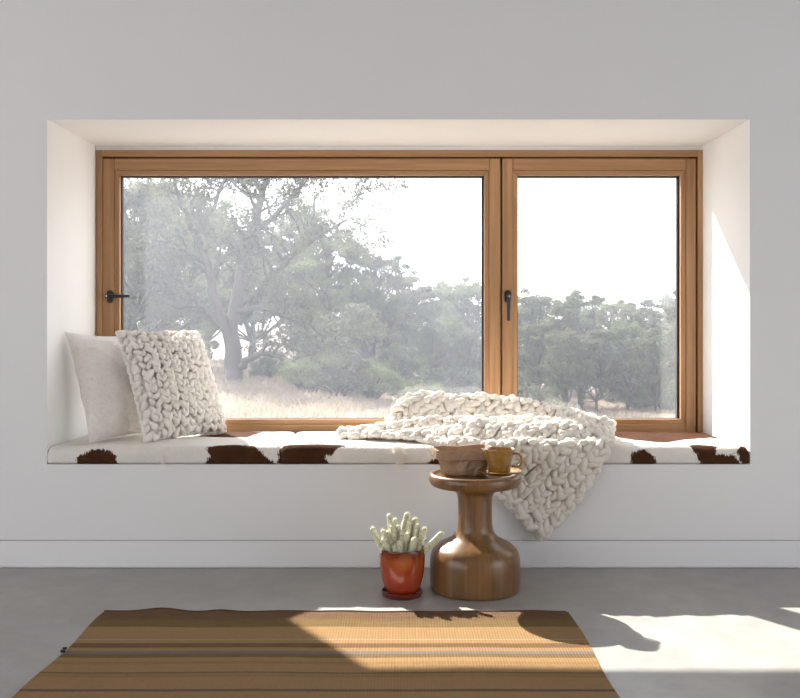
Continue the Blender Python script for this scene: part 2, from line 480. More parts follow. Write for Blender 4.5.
# blanket surface: profile over the seat, then down the wall
def ridge(x, y, pts, wid):
    xs, ys, am = [np.array(c) for c in zip(*pts)]
    cy = np.interp(x, xs, ys); a = np.interp(x, xs, am)
    d = (y-cy)/wid
    return a*np.exp(-np.abs(d)**2.4)
def bl_h(x, y):
    h = .016+0*x
    h = np.maximum(h, ridge(x, y, [(-.12,.33,0),(-.06,.36,.06),(.0,.38,.165),(.05,.39,.185),(.2,.41,.175),(.38,.41,.18),(.54,.40,.155),(.73,.37,.125),(.86,.33,.095),(1.0,.30,.06)], .075))
    h = np.maximum(h, ridge(x, y, [(-.34,.27,.022),(-.1,.25,.05),(.05,.24,.07),(.2,.22,.085),(.38,.21,.085),(.6,.19,.085),(.8,.17,.085),(1.0,.15,.07)], .055)+.004)
    h = np.maximum(h, ridge(x, y, [(-.34,.17,.01),(.1,.14,.04),(.3,.10,.075),(.6,.08,.075),(.75,.08,.07),(.95,.1,.06)], .07)+.002)
    h = h+.007*np.sin(x*23+y*11)*np.cos(y*17-x*6)
    return h
NXS, NYS = 141, 90
bx = np.linspace(-.36, 1.06, NXS); by = np.linspace(-.03, .585, NYS)
BX, BY = np.meshgrid(bx, by, indexing='ij'); BZ = CT+bl_h(BX, BY)
# round over the front edge
RR = .035
BS = np.concatenate([np.zeros((NXS,1)), np.cumsum(np.hypot(np.diff(BY, axis=1), np.diff(BZ, axis=1)), axis=1)], axis=1)
def surf(x, s):
    """x along the bench, s: arclength back from the front edge (negative = hanging)"""
    fi = np.clip((x-bx[0])/(bx[1]-bx[0]), 0, NXS-1.001); i = int(fi); a = fi-i
    def col(i):
        y = np.interp(max(s, 0), BS[i], BY[i]); return y, CT+float(bl_h(np.array(bx[i]), np.array(y)))
    y0, z0 = col(i); y1, z1 = col(i+1)
    y = y0*(1-a)+y1*a; z = z0*(1-a)+z1*a
    if s < 0:
        e = RR*1.4; q = min(-s/e, 1)*PI/2
        y = -.03-RR*math.sin(q)*.75; z = z-RR*(1-math.cos(q))
        if -s > e: z -= (-s-e); y += min((-s-e)*.12, .012)
        y -= .006*math.sin(x*14+s*9)
    return np.array([x, y, z])
def poly_in(x, y, P): return sdf_poly(np.array([x]), np.array([y]), P)[0]
def s_of(x, y):
    i = int(np.clip((x-bx[0])/(bx[1]-bx[0]), 0, NXS-1)); return float(np.interp(y, BY[i], BS[i]))
# outline in (x, y on seat) or (x, -hang)
OUT = [(-.275,.22),(-.28,.30),(-.12,.36),(-.06,.46),(.0,.53),(.3,.54),(.66,.52),(.88,.46),(.93,.33),(.915,.15),(.865,.0),(.84,-.06),(.775,-.17),(.69,-.29),(.58,-.405),(.50,-.33),(.40,-.22),(.30,-.11),(.22,-.03),(.15,.04),(0,.12),(-.15,.18)]
OUTS = [(x, s_of(x, y) if y > 0 else y) for x, y in OUT]
bl = Blobs(); d1 = np.array([.68,.733]); d2 = np.array([-.733,.68])
col_w, row_h = .060, .036
cnt = 0
for ci in range(-60, 60):
    for ri in range(-70, 90):
        for leg in (-1, 1):
            u = ri*row_h+(0 if leg < 0 else .015)+RNG.normal(0, .003); v = ci*col_w+leg*.0150+RNG.normal(0, .0022)
            x, s = u*d1[0]+v*d2[0]+.58, u*d1[1]+v*d2[1]-.30
            if x < -.35 or x > 1.04 or s < -.45 or s > 1.2: continue
            if poly_in(x, s, OUTS) < .004: continue
            e = .008
            p = surf(x, s); px = surf(x+e, s)-p; ps = surf(x, s+e)-p
            n = np.cross(px, ps); n /= np.linalg.norm(n)
            th = leg*math.radians(30)+RNG.normal(0, .28)
            dd = d1*math.cos(th)+d2*math.sin(th)
            t = px/e*dd[0]+ps/e*dd[1]
            k = RNG.uniform(.88, 1.2)
            bl.add(p+n*RNG.normal(.003, .003), t, n, .0275*k, .0165*k*RNG.uniform(.9,1.1), .0175*k, RNG.normal(0, .35)); cnt += 1
# thick rolled border stitches
Pn = len(OUTS)
for i in range(Pn):
    a = np.array(OUTS[i]); c = np.array(OUTS[(i+1) % Pn]); L = np.linalg.norm(c-a); m = max(1, int(L/.03))
    for q in range(m):
        x, s = a+(c-a)*((q+.5)/m)
        x = min(max(x, -.35), 1.04)
        p = surf(x, s); e = .008
        px = surf(x+e, s)-p; ps = surf(x, s+e)-p; n = np.cross(px, ps); n /= np.linalg.norm(n)
        dd = (c-a)/L; th = .5*(1 if q % 2 else -1); dd = np.array([dd[0]*math.cos(th)-dd[1]*math.sin(th), dd[0]*math.sin(th)+dd[1]*math.cos(th)])
        bl.add(p-n*.002, px/e*dd[0]+ps/e*dd[1], n, .026, .0165, .0145, 0)
V, Fq = bl.arrays()
throw = fast_mesh('knitted_throw', V, Fq, M_wool, smooth=True)
tag(throw, 'chunky knitted cream throw heaped on the bench, one corner hanging down', 'blanket')
# backing web that closes the gaps between stitches
gx = np.linspace(-.33, 1.0, 120); 
Vb = []; idx = {}
smax = max(s for _, s in OUTS)
gs = np.linspace(-.43, smax, 170)
GX, GS = np.meshgrid(gx, gs, indexing='ij'); IN = sdf_poly(GX, GS, OUTS) > 0.004
Fb = []
def vid(i, j):
    if (i, j) not in idx:
        e = .008; p = surf(gx[i], gs[j]); px = surf(gx[i]+e, gs[j])-p; ps = surf(gx[i], gs[j]+e)-p
        n = np.cross(px, ps); n /= np.linalg.norm(n)
        idx[(i, j)] = len(Vb); Vb.append(p-n*.006)
    return idx[(i, j)]
for i in range(len(gx)-1):
    for j in range(len(gs)-1):
        if IN[i,j] and IN[i+1,j] and IN[i,j+1] and IN[i+1,j+1]:
            Fb.append((vid(i,j), vid(i+1,j), vid(i+1,j+1), vid(i,j+1)))
web = fast_mesh('inner_yarn', np.array(Vb), Fb, M_wool, throw, smooth=True)

# ------------------------------------------------------------------ pillows
def pillow_frame(BL, u, lean, size_u, size_v):
    u = Vector((u[0], u[1], 0)).normalized(); n = Vector((u.y, -u.x, 0))       # n faces the room
    v = (Vector((0,0,1))*math.cos(lean)-n*math.sin(lean)).normalized()
    nn = u.cross(v).normalized()
    if nn.dot(n) < 0: nn = -nn
    return Vector(BL), u, v, nn, size_u, size_v
def pillow_pt(fr, a, c, side, T, pinch=.055):
    O, u, v, n, su, sv = fr      # a,c in -1..1
    ea = a*(1-pinch*(1-c*c)); ec = c*(1-pinch*(1-a*a))
    th = T*(max(0, 1-abs(a)**2.3)**.55)*(max(0, 1-abs(c)**2.3)**.55)
    p = O+u*(su*(ea*.5+.5))+v*(sv*(ec*.5+.5))+n*(side*th)
    return p
def pillow_mesh(fr, T, N, wr, pinch=.055):
    mb = MB(); n = fr[3]
    for side in (1, -1):
        P = np.zeros((N, N, 3))
        for i in range(N):
            for j in range(N):
                a = -math.cos(PI*i/(N-1)); c = -math.cos(PI*j/(N-1))
                p = pillow_pt(fr, a, c, side, T, pinch)
                k = (1-a*a)*(1-c*c)
                ang = math.atan2(c, a); rr = math.hypot(a, c)
                w = wr*(math.sin(ang*13+a*3)*max(0, rr-.45)*min(1, (1.45-rr)*2)*.7+.6*math.sin(a*7+c*4)*math.sin(c*9))*min(1, k*5)
                P[i, j] = p+n*w*side
        mb.grid(P, flip=(side < 0))
    return mb
def m_fluffy():
    t = NT('oatmeal_fleece'); c = t.coord(scale=(1, 1, 2.2))
    n1 = t.noise(c, 26, 6, .7, 1.2); n2 = t.noise(c, 150, 3, .7)
    n3 = t.noise(t.coord(), 70, 6, .75, .8)
    colr = t.ramp(t.math('ADD', t.math('MULTIPLY', n1, .5), t.math('MULTIPLY', n3, .5)), [(.34, (.78,.71,.64)), (.48, (.89,.845,.80)), (.64, (.94,.92,.89))])
    h = t.math('ADD', n1, t.math('MULTIPLY', n2, .3))
    return t.done(t.bsdf(colr, .95, .05, t.bump(t.math('ADD', h, n3), .6, .009), **{'Sheen Weight': .2}))
M_fleece = m_fluffy()
plf = pillow_frame((-1.336, .086, CT+.000), (.50, .87), math.radians(18), .47, .50)
fleece = empty('fleece_pillow', (-1.36, .2, CT), 'smooth oatmeal fleece pillow at far left against the recess side', 'pillow', 'pillows on the window seat')
pillow_mesh(plf, .080, 61, .011, .085).build('fleece_cover', M_fleece, fleece, smooth=True, merge=True)
t = MB(); pts = []
for a, c in [(x, -1) for x in np.linspace(-1, 1, 14)]+[(1, x) for x in np.linspace(-1, 1, 14)[1:]]+[(x, 1) for x in np.linspace(1, -1, 14)[1:]]+[(-1, x) for x in np.linspace(1, -1, 14)[1:]]:
    pts.append(pillow_pt(plf, a, c, 0, 0, .085))
t.tube(pts, .0035, 6); t.build('seam', M_fleece, fleece, smooth=True)

knf = pillow_frame((-1.105, .115, CT+.008), (.60, .80), math.radians(23), .445, .51)
kn = empty('knitted_pillow', (-1.0, .3, CT), 'chunky knitted ivory pillow leaning in front of the smooth pillow', 'pillow', 'pillows on the window seat')
M_lin = m_simple('ivory_linen', (.80,.76,.70), .9, .1)
pillow_mesh(knf, .085, 41, .002, .05).build('linen_back', M_lin, kn, smooth=True, merge=True)
kb = Blobs()
cols, rows = 10, 15
for ci in range(cols):
    for ri in range(rows):
        for leg in (-1, 1):
            a = -1+2*(ci+.5+leg*.25)/cols; c = -1+2*(ri+.5+(.15 if leg > 0 else -.1))/rows
            a += RNG.normal(0, .014); c += RNG.normal(0, .014)
            a = max(-.97, min(.97, a)); c = max(-.97, min(.97, c))
            p = np.array(pillow_pt(knf, a, c, 1, .10, .05)); e = .02
            pa = np.array(pillow_pt(knf, a+e*(1 if a < 0 else -1), c, 1, .10, .05)); pc = np.array(pillow_pt(knf, a, c+e*(1 if c < 0 else -1), 1, .10, .05))
            ta = (pa-p)*(1 if a < 0 else -1); tc = (pc-p)*(1 if c < 0 else -1)
            ta /= np.linalg.norm(ta); tc /= np.linalg.norm(tc); n = np.cross(ta, tc)
            if np.dot(n, np.array(knf[3])) < 0: n = -n
            th = math.radians(30)*leg+RNG.normal(0, .17)
            tt = tc*math.cos(th)+ta*math.sin(th)*(-1)
            k_ = RNG.uniform(.85, 1.2)
            kb.add(p+n*.004, tt, n, .0215*k_, .0128*k_, .0155*k_, RNG.normal(0, .35))
# corded edge
for E in range(4):
    for q in range(22):
        w = -1+2*(q+.5)/22
        a, c = [(w, -1), (1, w), (-w, 1), (-1, -w)][E]
        p = np.array(pillow_pt(knf, a, c, 0, 0, .05)); tt = np.array(knf[1] if E % 2 == 0 else knf[2])+np.array(knf[3])*(.35 if q % 2 else -.35)
        kb.add(p, tt, np.array(knf[3]), .021, .0115, .0115, 0)
V, Fq = kb.arrays()
fast_mesh('knit_front', V, Fq, M_wool2, kn, smooth=True)

# ------------------------------------------------------------------ side table
def m_staves():
    t = NT('turned_timber'); tc = t.n('ShaderNodeTexCoord'); s = t.n('ShaderNodeSeparateXYZ', {0: tc.outputs['Object']})
    ang = t.math('ARCTAN2', s.outputs[1], s.outputs[0])
    seg = t.math('FLOOR', t.math('MULTIPLY', t.math('ADD', ang, 3.3), 22/(2*PI)))
    wn = t.n('ShaderNodeTexWhiteNoise', {'W': seg}, noise_dimensions='1D').outputs[0]
    c = t.coord(scale=(38, 38, 1.8)); g = t.noise(c, 1.5, 6, .6, .5)
    f = t.math('ADD', t.math('MULTIPLY', wn, .34), t.math('MULTIPLY', g, .68))
    colr = t.ramp(f, [(.15, (.10,.046,.015)), (.5, (.17,.085,.030)), (.9, (.27,.145,.056))])
    return t.done(t.bsdf(colr, .3, .5, t.bump(g, .06, .002), **{'Coat Weight': .12, 'Coat Roughness': .2}))
M_stave = m_staves()
SX, SY = .281, -.305
st = empty('side_table', (SX, SY, 0), 'turned wooden side table with dished round top, waisted neck and bulbous base', 'table')
def spline(pts, n=8):
    out = []
    P = [pts[0]]+pts+[pts[-1]]
    for i in range(1, len(P)-2):
        for q in range(n):
            t = q/n; p0, p1, p2, p3 = P[i-1], P[i], P[i+1], P[i+2]
            out.append(tuple(.5*((2*p1[k])+(-p0[k]+p2[k])*t+(2*p0[k]-5*p1[k]+4*p2[k]-p3[k])*t*t+(-p0[k]+3*p1[k]-3*p2[k]+p3[k])*t**3) for k in range(2)))
    out.append(pts[-1]); return out
body = [(.0,.0),(.163,.0)]+spline([(.167,.001),(.171,.006),(.173,.024),(.174,.06),(.1735,.10),(.170,.130),(.160,.153),(.142,.170),(.118,.183),(.094,.196),(.078,.212),(.069,.232),(.0655,.27),(.065,.31),(.066,.345),(.070,.366)],6)
o = MB(); o.lathe(body, 0, 0, 96); ob = o.build('pedestal', M_stave, smooth=True, auto=50); ob.parent = st
topp = [(.0,.362),(.070,.366)]+spline([(.072,.368),(.085,.382),(.110,.390),(.145,.394),(.166,.400),(.176,.414),(.1775,.428),(.174,.440),(.166,.4455),(.158,.443),(.150,.436),(.138,.433)],6)+[(.07,.433),(.0,.433)]
o = MB(); o.lathe(topp, 0, 0, 96); ob = o.build('table_top', M_stave, smooth=True, auto=50); ob.parent = st

# ------------------------------------------------------------------ cup and saucer
def m_glaze(name, a, bb, rough=.22):
    t = NT(name); c = t.coord(scale=(1,1,2.5)); g = t.noise(c, 22, 4, .6, .6)
    colr = t.ramp(g, [(.3, a), (.7, bb)])
    return t.done(t.bsdf(colr, rough, .5, t.bump(g, .05, .003), **{'Coat Weight': .4, 'Coat Roughness': .1}))
M_ochre = m_glaze('ochre_glaze', (.20,.095,.014), (.37,.195,.035), .3)
CX, CY = .372, -.345
TZ = .4455
sau = MB(); sau.lathe([(0,.003),(.040,.0),(.044,.0),(.046,.004),(.068,.0085),(.081,.0135),(.0835,.0165),(.081,.0185),(.068,.0135),(.050,.0095),(.046,.0075),(.0,.0075)], 0, 0, 64)
so = sau.build('saucer', M_ochre, smooth=True, auto=60); so.location = (CX, CY, TZ-.0005)
tag(so, 'round ochre glazed saucer under the cup on the side table', 'saucer')
cup = empty('coffee_cup', (CX-.001, CY, TZ+.0075), 'ochre glazed cup with squarish rim and loop handle on the saucer', 'cup')
def sq(w, r, z):
    k = max(0, min(1, z/.088)); n = 2+1.6*k
    return (abs(math.cos(w+.35))**n+abs(math.sin(w+.35))**n)**(-1/n)*(1-.04*k)
m = MB(); m.lathe([(0,.0005),(.036,.0),(.0405,.002),(.0425,.008),(.0435,.03),(.048,.058),(.0535,.078),(.0565,.088),(.0555,.0905),(.053,.089),(.050,.078),(.0445,.056),(.040,.03),(.038,.012),(.030,.008),(0,.008)], 0, 0, 72, fn=sq)
cb = m.build('cup_body', M_ochre, smooth=True, auto=60); cb.parent = cup
m = MB(); hp = []
for q in range(17):
    w = -1.9+3.9*q/16
    hp.append((.062+.0225*math.cos(w), -.004, .048+.0255*math.sin(w)))
hp = [(.046, -.003, .024)]+hp[1:]+[(.052, -.003, .072)]
m.tube(hp, .0048, 10); hb = m.build('cup_handle', M_ochre, smooth=True); hb.parent = cup

# ------------------------------------------------------------------ paper bag with rolled rim
def m_kraft():
    t = NT('brown_kraft'); c = t.coord(); n1 = t.noise(c, 30, 6, .65, 1); 
    v = t.n('ShaderNodeTexVoronoi', {'Vector': c, 'Scale': 26}, feature='DISTANCE_TO_EDGE').outputs[0]
    colr = t.mix(n1, (.26,.165,.10), (.42,.29,.19))
    h = t.math('ADD', n1, t.math('MULTIPLY', v, 1.5))
    return t.done(t.bsdf(colr, .55, .4, t.bump(h, .35, .008)))
M_kraft = m_kraft()
bag = empty('paper_bag', (.232, -.265, TZ-.012), 'crumpled brown paper bag with rolled rim beside the cup', 'bag')
BCX, BCY, BZ0 = .238, -.25, .4335
def bag_rows(rows, seg, vj, rj, seed, ph=0):
    r_ = np.random.default_rng(seed); V0 = r_.normal(0, 1, seg)
    P = np.zeros((len(rows), seg+1, 3))
    for i, (rx, ry, z, k_, zw) in enumerate(rows):
        J = r_.normal(0, 1, (seg, 3))*rj*k_
        for j in range(seg+1):
            q = j % seg; w = 2*PI*q/seg+ph
            n = 5.0; kk = (abs(math.cos(w-.12))**n+abs(math.sin(w-.12))**n)**(-1/n)
            kk += V0[q]*vj*k_/rx if rx > .01 else 0
            P[i, j] = np.array((BCX+rx*kk*math.cos(w), BCY+ry*kk*math.sin(w), BZ0+z+zw*(math.sin(w*2+.8)+.8*math.sin(w*3-1)+.35*math.sin(w*7))))+J[q]*(1, 1, .6)
    return P
m = MB()
rows = [(.001,.001,.001,0,0),(.05,.04,.001,0,0),(.078,.058,.0,.15,0),(.083,.062,.006,.5,0),(.086,.064,.024,1,0),(.091,.067,.044,1,0),(.096,.070,.064,1,0),(.100,.073,.085,.5,0),(.102,.074,.092,.2,0)]
m.grid(bag_rows(rows, 34, .0035, .0022, 3)); m.build('bag_body', M_kraft, bag, merge=True)
m = MB()
rows = [(.101,.073,.070,.1,0),(.112,.082,.062,.5,.0012),(.1165,.086,.066,.6,.0012),(.1185,.088,.082,.7,.0014),(.1195,.089,.098,.6,.0022),(.1180,.088,.1025,.5,.0026),(.1135,.084,.1015,.5,.0026),(.1095,.080,.090,.5,.002),(.1035,.075,.060,.3,.0)]
m.grid(bag_rows(rows, 38, .0012, .0011, 8)); m.build('rolled_rim', M_kraft, bag, merge=True)

# ------------------------------------------------------------------ potted cactus
PX, PY = .001, -.392
def m_redglaze():
    t = NT('red_glaze'); tc = t.n('ShaderNodeTexCoord'); s = t.n('ShaderNodeSeparateXYZ', {0: tc.outputs['Object']})
    c = t.coord(); g = t.noise(c, 9, 3, .5)
    z = t.math('ADD', t.math('MULTIPLY', s.outputs[2], 5.2), t.math('MULTIPLY', g, .25))
    colr = t.ramp(z, [(.12, (.30,.028,.010)), (.45, (.36,.045,.010)), (.8, (.33,.06,.012)), (1.0, (.09,.014,.008))])
    return t.done(t.bsdf(colr, .12, .6, **{'Coat Weight': .7, 'Coat Roughness': .06}))
M_red = m_redglaze(); M_redd = m_glaze('dark_red_glaze', (.10,.014,.007), (.17,.022,.010), .15)
m = MB(); m.lathe([(0,.002),(.070,.0),(.074,.003),(.0785,.018),(.0785,.0215),(.0755,.0225),(.073,.018),(.070,.009),(0,.008)], 0, 0, 64)
ps = m.build('plant_saucer', M_redd, smooth=True, auto=50); ps.location = (PX, PY, 0)
tag(ps, 'dark red glazed saucer on the floor under the cactus pot', 'saucer')
pc = empty('potted_cactus', (PX, PY, .0085), 'clump of pale fuzzy finger cactus in a glossy red pot on the floor', 'plant')
m = MB(); m.lathe([(0,.001),(.046,.0)]+spline([(.050,.001),(.061,.012),(.070,.032),(.078,.062),(.0835,.100),(.0855,.135),(.0860,.163),(.0855,.1695),(.0825,.1715),(.0795,.1685),(.0795,.150)], 5)+[(.077,.13),(0,.13)], 0, 0, 72)
o = m.build('flower_pot', M_red, smooth=True, auto=50); o.parent = pc
m = MB(); m.lathe([(0,.150),(.04,.151),(.0785,.146),(.0785,.138),(0,.138)], 0, 0, 40); 
o = m.build('soil', m_simple('potting_soil', (.05,.032,.02), .95), smooth=False); o.parent = pc
def m_cactus():
    t = NT('cactus_skin'); c = t.coord(); v = t.n('ShaderNodeTexVoronoi', {'Vector': c, 'Scale': 260}).outputs[0]
    colr = t.ramp(v, [(.2, (.90,.89,.74)), (.5, (.70,.69,.50)), (.8, (.42,.43,.26))])
    return t.done(t.bsdf(colr, .8, .2, t.bump(t.math('SUBTRACT', 1.0, v), .6, .004)))
M_cac = m_cactus(); M_spine = m_simple('cactus_spines', (.92,.92,.80), .8)
def PXW(px, py, y=PY):   # place by projecting onto the vertical plane through the pot centre
    d = y+3.77; return (px-402)/900*d, .98-(py-334)/900*d
# tips and bases read from the photograph, with depth offsets
stems = [  # tip px,py, base px,py, dy tip, dy base, radius
 (389.5,517,395,545,.01,.01,.0095),(407,517,401,540,.03,.02,.010),(410,523,403,548,.01,.0,.010),(415,522,409,545,.025,.02,.010),
 (373,529,383,541,-.01,-.0,.009),(383.5,531,388,548,-.02,-.01,.0095),(393,526,396,548,-.015,-.005,.010),(423.5,530,417,549,-.01,-.0,.0105),
 (440,533,421,546,-.03,-.02,.010),(384.5,538,394,552,-.04,-.035,.0105),(400,540,402,553,-.05,-.045,.0105),(414,538,409,553,-.045,-.035,.011),
 (406.5,535,404,552,-.02,-.03,.010),(395,522.5,396,545,.03,.02,.008),(378,538,385,551,-.02,-.02,.009),(417,527,412,546,.0,.01,.0095),
 (398,528,399,550,.0,.01,.009),(388,533,391,550,-.01,-.02,.009),(418,546,417,555,-.03,-.03,.008),(395,544,396,554,-.05,-.045,.0085),
 (402,532,401,550,-.01,-.02,.009),(411,529,408,548,.035,.03,.009),(391,541,392,553,-.03,-.03,.009),(382,546,384,554,-.03,-.03,.009),(404,526,402,546,.04,.03,.009)]
for (tx, ty, bx_, by_, dyt, dyb, r) in stems:
    r *= 1.12
    x1, z1 = PXW(tx, ty); x0, z0 = PXW(bx_, by_); z0 = min(z0, .165)-.018
    p0 = Vector((x0-PX, dyb, z0-.0085)); p1 = Vector((x1-PX, dyt, z1-.0085))
    hd = math.hypot(p0.x, p0.y)
    if hd > .06: p0.x *= .06/hd; p0.y *= .06/hd
    mid = (p0+p1)/2+Vector((RNG.normal(0,.003), RNG.normal(0,.003), -.004))
    pts, rad = [], []
    for q in range(15):
        t_ = q/14
        p = p0*(1-t_)**2+mid*2*t_*(1-t_)+p1*t_**2
        pts.append(p); rad.append(r*(.80+.25*math.sin(min(1, t_*1.2)*PI*.6)))
    L = (p1-p0).length; dr = (pts[-1]-pts[-2]).normalized()
    for k_ in range(1, 6):
        a = k_/5*PI/2*.97; pts.append(pts[14]+dr*(r*math.sin(a))); rad.append(max(.0006, rad[14]*math.cos(a)))
    m = MB(); m.tube(pts, rad, 12)
    s_ = m.build('cactus_stem', M_cac, smooth=True); s_.parent = pc
    hv, hf = [], []
    for _ in range(420):
        q = RNG.uniform(.3, len(pts)-1.01); i = int(q); f = q-i
        p = pts[i].lerp(pts[i+1], f); rr = rad[i]*(1-f)+rad[i+1]*f
        tan = (pts[min(i+1, len(pts)-1)]-pts[i]).normalized(); a0 = tan.orthogonal().normalized()
        d = (Quaternion(tan, RNG.uniform(0, 2*PI)) @ a0)
        if i >= 14: d = (d*math.cos((i-14+f)/5*1.5)+tan*math.sin((i-14+f)/5*1.5)).normalized()
        b0 = p+d*rr*.95; s1 = tan.cross(d).normalized()*.00055; tip = b0+(d*1+tan*RNG.normal(0,.5)+s1*RNG.normal(0,900)).normalized()*.0032
        n0 = len(hv); hv += [tuple(b0-s1), tuple(b0+s1), tuple(tip)]; hf.append((n0, n0+1, n0+2))
    sp = fast_mesh('spines', hv, hf, M_spine, nper=3); sp.parent = s_

# ------------------------------------------------------------------ rug
def m_rug():
    t = NT('striped_sisal'); tc = t.n('ShaderNodeTexCoord'); s = t.n('ShaderNodeSeparateXYZ', {0: tc.outputs['Object']})
    wob = t.noise(t.coord(scale=(3, .5, 1)), 1.2, 3)
    yy = t.math('ADD', s.outputs[1], t.math('MULTIPLY', t.math('SUBTRACT', wob, .5), .012))
    def Y(px): return 882/(px-334)-3.77
    lo, hi = -2.6, -.6
    D, O, T, T2, LG, BG, K, Br = (.115,.068,.047), (.165,.115,.05), (.385,.245,.12), (.32,.195,.09), (.42,.37,.34), (.17,.17,.20), (.085,.075,.085), (.155,.085,.052)
    st_ = [(613,D),(621,(.14,.09,.05)),(623.5,O),(629.5,T),(641,LG),(642.4,T),(646,Br),(650,T),(653.2,BG),(656.6,O),(660,T),(664,T2),(667,T),(674.8,K),(676.2,T2),(680,T),(692.6,K),(694.2,T),(712,T2),(730,O),(740,T),(760,K),(763,T),(800,Br),(812,T)]
    stops = sorted([((Y(p)-lo)/(hi-lo), c, i) for i, (p, c) in enumerate(st_)])
    # going from the far edge towards the viewer a colour starts at Y(p); reversed for the ramp
    pos = [s0[0] for s0 in stops]; cols_ = [s0[1] for s0 in stops]
    fac = t.math('DIVIDE', t.math('SUBTRACT', yy, lo), hi-lo)
    ramp_stops = [(0.0, cols_[0])]+[(pos[i], cols_[i+1] if i+1 < len(cols_) else cols_[-1]) for i in range(len(pos))]
    colr = t.ramp(fac, ramp_stops, 'CONSTANT')
    fib = t.noise(t.coord(scale=(60, 420, 60)), 1, 3, .7); fl = t.noise(t.coord(scale=(14, 60, 10)), 1, 4, .7)
    colr = t.mix(t.math('MULTIPLY', fib, .5), colr, (.10,.058,.022)); colr = t.mix(t.math('MULTIPLY', fl, .3), colr, (.45,.29,.14))
    wv = t.n('ShaderNodeTexWave', {'Vector': t.coord(), 'Scale': 34, 'Distortion': 1.5}, bands_direction='X').outputs[1]
    wv2 = t.n('ShaderNodeTexWave', {'Vector': t.coord(), 'Scale': 60, 'Distortion': 2.5}, bands_direction='Y').outputs[1]
    h = t.math('ADD', t.math('MULTIPLY', wv, .6), t.math('ADD', wv2, fib))
    return t.done(t.bsdf(colr, .95, .03, t.bump(h, .6, .005)))
NX, NY = 200, 160
ux = np.linspace(0, 1, NX); vy = np.linspace(0, 1, NY)**1.3
U, Vv = np.meshgrid(ux, vy, indexing='ij')
Xr = -1.04+U*1.625; Yr = -.617-Vv*1.89
edge = np.exp(-Vv*1.9/.05)
pxx = 402+Xr*900/(Yr+3.77)
bumpz = .010*np.exp(-((pxx-165)/22)**2)+.005*np.exp(-((pxx-222)/14)**2)+.002*np.sin(pxx*.05)**2
Zr = .0065+bumpz*edge+.0015*np.sin(Xr*9+Yr*3)*np.sin(Yr*7)
Xr = Xr+.006*np.sin(Yr*11)*np.where(U < .5, 1-U*2, 0)-.004*np.sin(Yr*9)*np.where(U > .5, U*2-1, 0)
m = MB(); m.grid(np.stack([Xr, Yr, Zr], -1), flip=True)
m.grid(np.stack([Xr, Yr, Zr-.006], -1))
def skirt(A):
    m.grid(np.stack([A, A-np.array([0,0,.006])], 1))
P = np.stack([Xr, Yr, Zr], -1)
skirt(P[:,0]); skirt(P[::-1,-1]); skirt(P[0,::-1]); skirt(P[-1,:])
rug = m.build('rug', m_rug(), smooth=True, merge=True, auto=50)
tag(rug, 'flat woven tan rug with brown, olive and grey stripes on the concrete', 'rug')
m = MB(); pe = [(P[i,0,0], P[i,0,1]+.001, P[i,0,2]) for i in range(0, NX, 2)]
m.tube(pe, .0035, 6); m.build('bound_edge', m_simple('brown_binding', (.09,.045,.035), .9), rug, smooth=True)
m = MB(); jj = [j for j in range(NY) if -1.045 < Yr[0, j] < -.995]
m.tube([(-1.036+.004*math.sin(q*2.1), -1.0-.03*q/8, .012+.003*math.sin(q)) for q in range(9)], .004, 6)
m.build('frayed_thread', m_simple('charcoal_thread', (.03,.03,.035), .9), rug, smooth=True)

# ------------------------------------------------------------------ outside
def sstep(t): t = np.clip(t, 0, 1); return t*t*(3-2*t)
def ground_z(x, y):
    d = y+3.77
    right = sstep((x/np.maximum(d, 5)+.10)/.20)
    z = -.85-1.85*right*np.clip(d/45, .4, 1.3)
    z = z - .0*d
    near = sstep((y-1)/14); z = -.55*(1-near)+z*near
    far = sstep((d-60)/60); z = z+far*3.0
    return z+.08*np.sin(x*.5)*np.sin(y*.37)*near
def m_ground():
    t = NT('dry_grass_ground'); c = t.coord()
    n1 = t.noise(c, .35, 5, .65); n2 = t.noise(c, 6, 5, .7)
    s = t.math('ADD', t.math('MULTIPLY', n1, .6), t.math('MULTIPLY', n2, .4))
    colr = t.ramp(s, [(.3, (.12,.09,.075)), (.48, (.20,.155,.13)), (.65, (.28,.23,.19))])
    return t.done(t.bsdf(colr, .95, .1, t.bump(n2, .6, .1)))
gx_ = np.concatenate([np.linspace(-90, -20, 20)[:-1], np.linspace(-20, 25, 70), np.linspace(25, 90, 20)[1:]]); gy_ = np.concatenate([np.linspace(.76, 60, 80), np.linspace(64, 160, 20)])
GX, GY = np.meshgrid(gx_, gy_, indexing='ij')
m = MB(); m.grid(np.stack([GX, GY, ground_z(GX, GY)], -1))
structure(m.build('terrain', m_ground(), smooth=True), 'pale dry grass ground sloping away outside')

M_grass = NT('straw_grass'); 
_g = M_grass; cg = _g.mix(_g.noise(_g.coord(), .8, 3), (.27,.215,.16), (.40,.335,.26))
d_ = _g.n('ShaderNodeBsdfDiffuse', {'Color': cg}).outputs[0]; t_ = _g.n('ShaderNodeBsdfTranslucent', {'Color': cg}).outputs[0]
M_grass = _g.done(_g.n('ShaderNodeMixShader', {0: .5, 1: d_, 2: t_}).outputs[0])
n = 42000
dep = RNG.uniform(17, 60, n); sx = RNG.uniform(-.36, .36, n); X = sx*dep; Yg = dep-3.77
Zg = ground_z(X, Yg); hgt = RNG.uniform(.07, .24, n)*np.where(RNG.random(n) < .02, 1.8, 1); wd = .012+dep*.0006
lx = RNG.normal(0, .12, n)
V = np.zeros((n, 3, 3)); V[:,0] = np.stack([X-wd, Yg, Zg-.02], -1); V[:,1] = np.stack([X+wd, Yg, Zg-.02], -1); V[:,2] = np.stack([X+lx, Yg+RNG.normal(0,.1,n), Zg+hgt], -1)
gr = fast_mesh('dry_grass', V.reshape(-1,3), np.arange(3*n).reshape(-1,3), M_grass, nper=3)
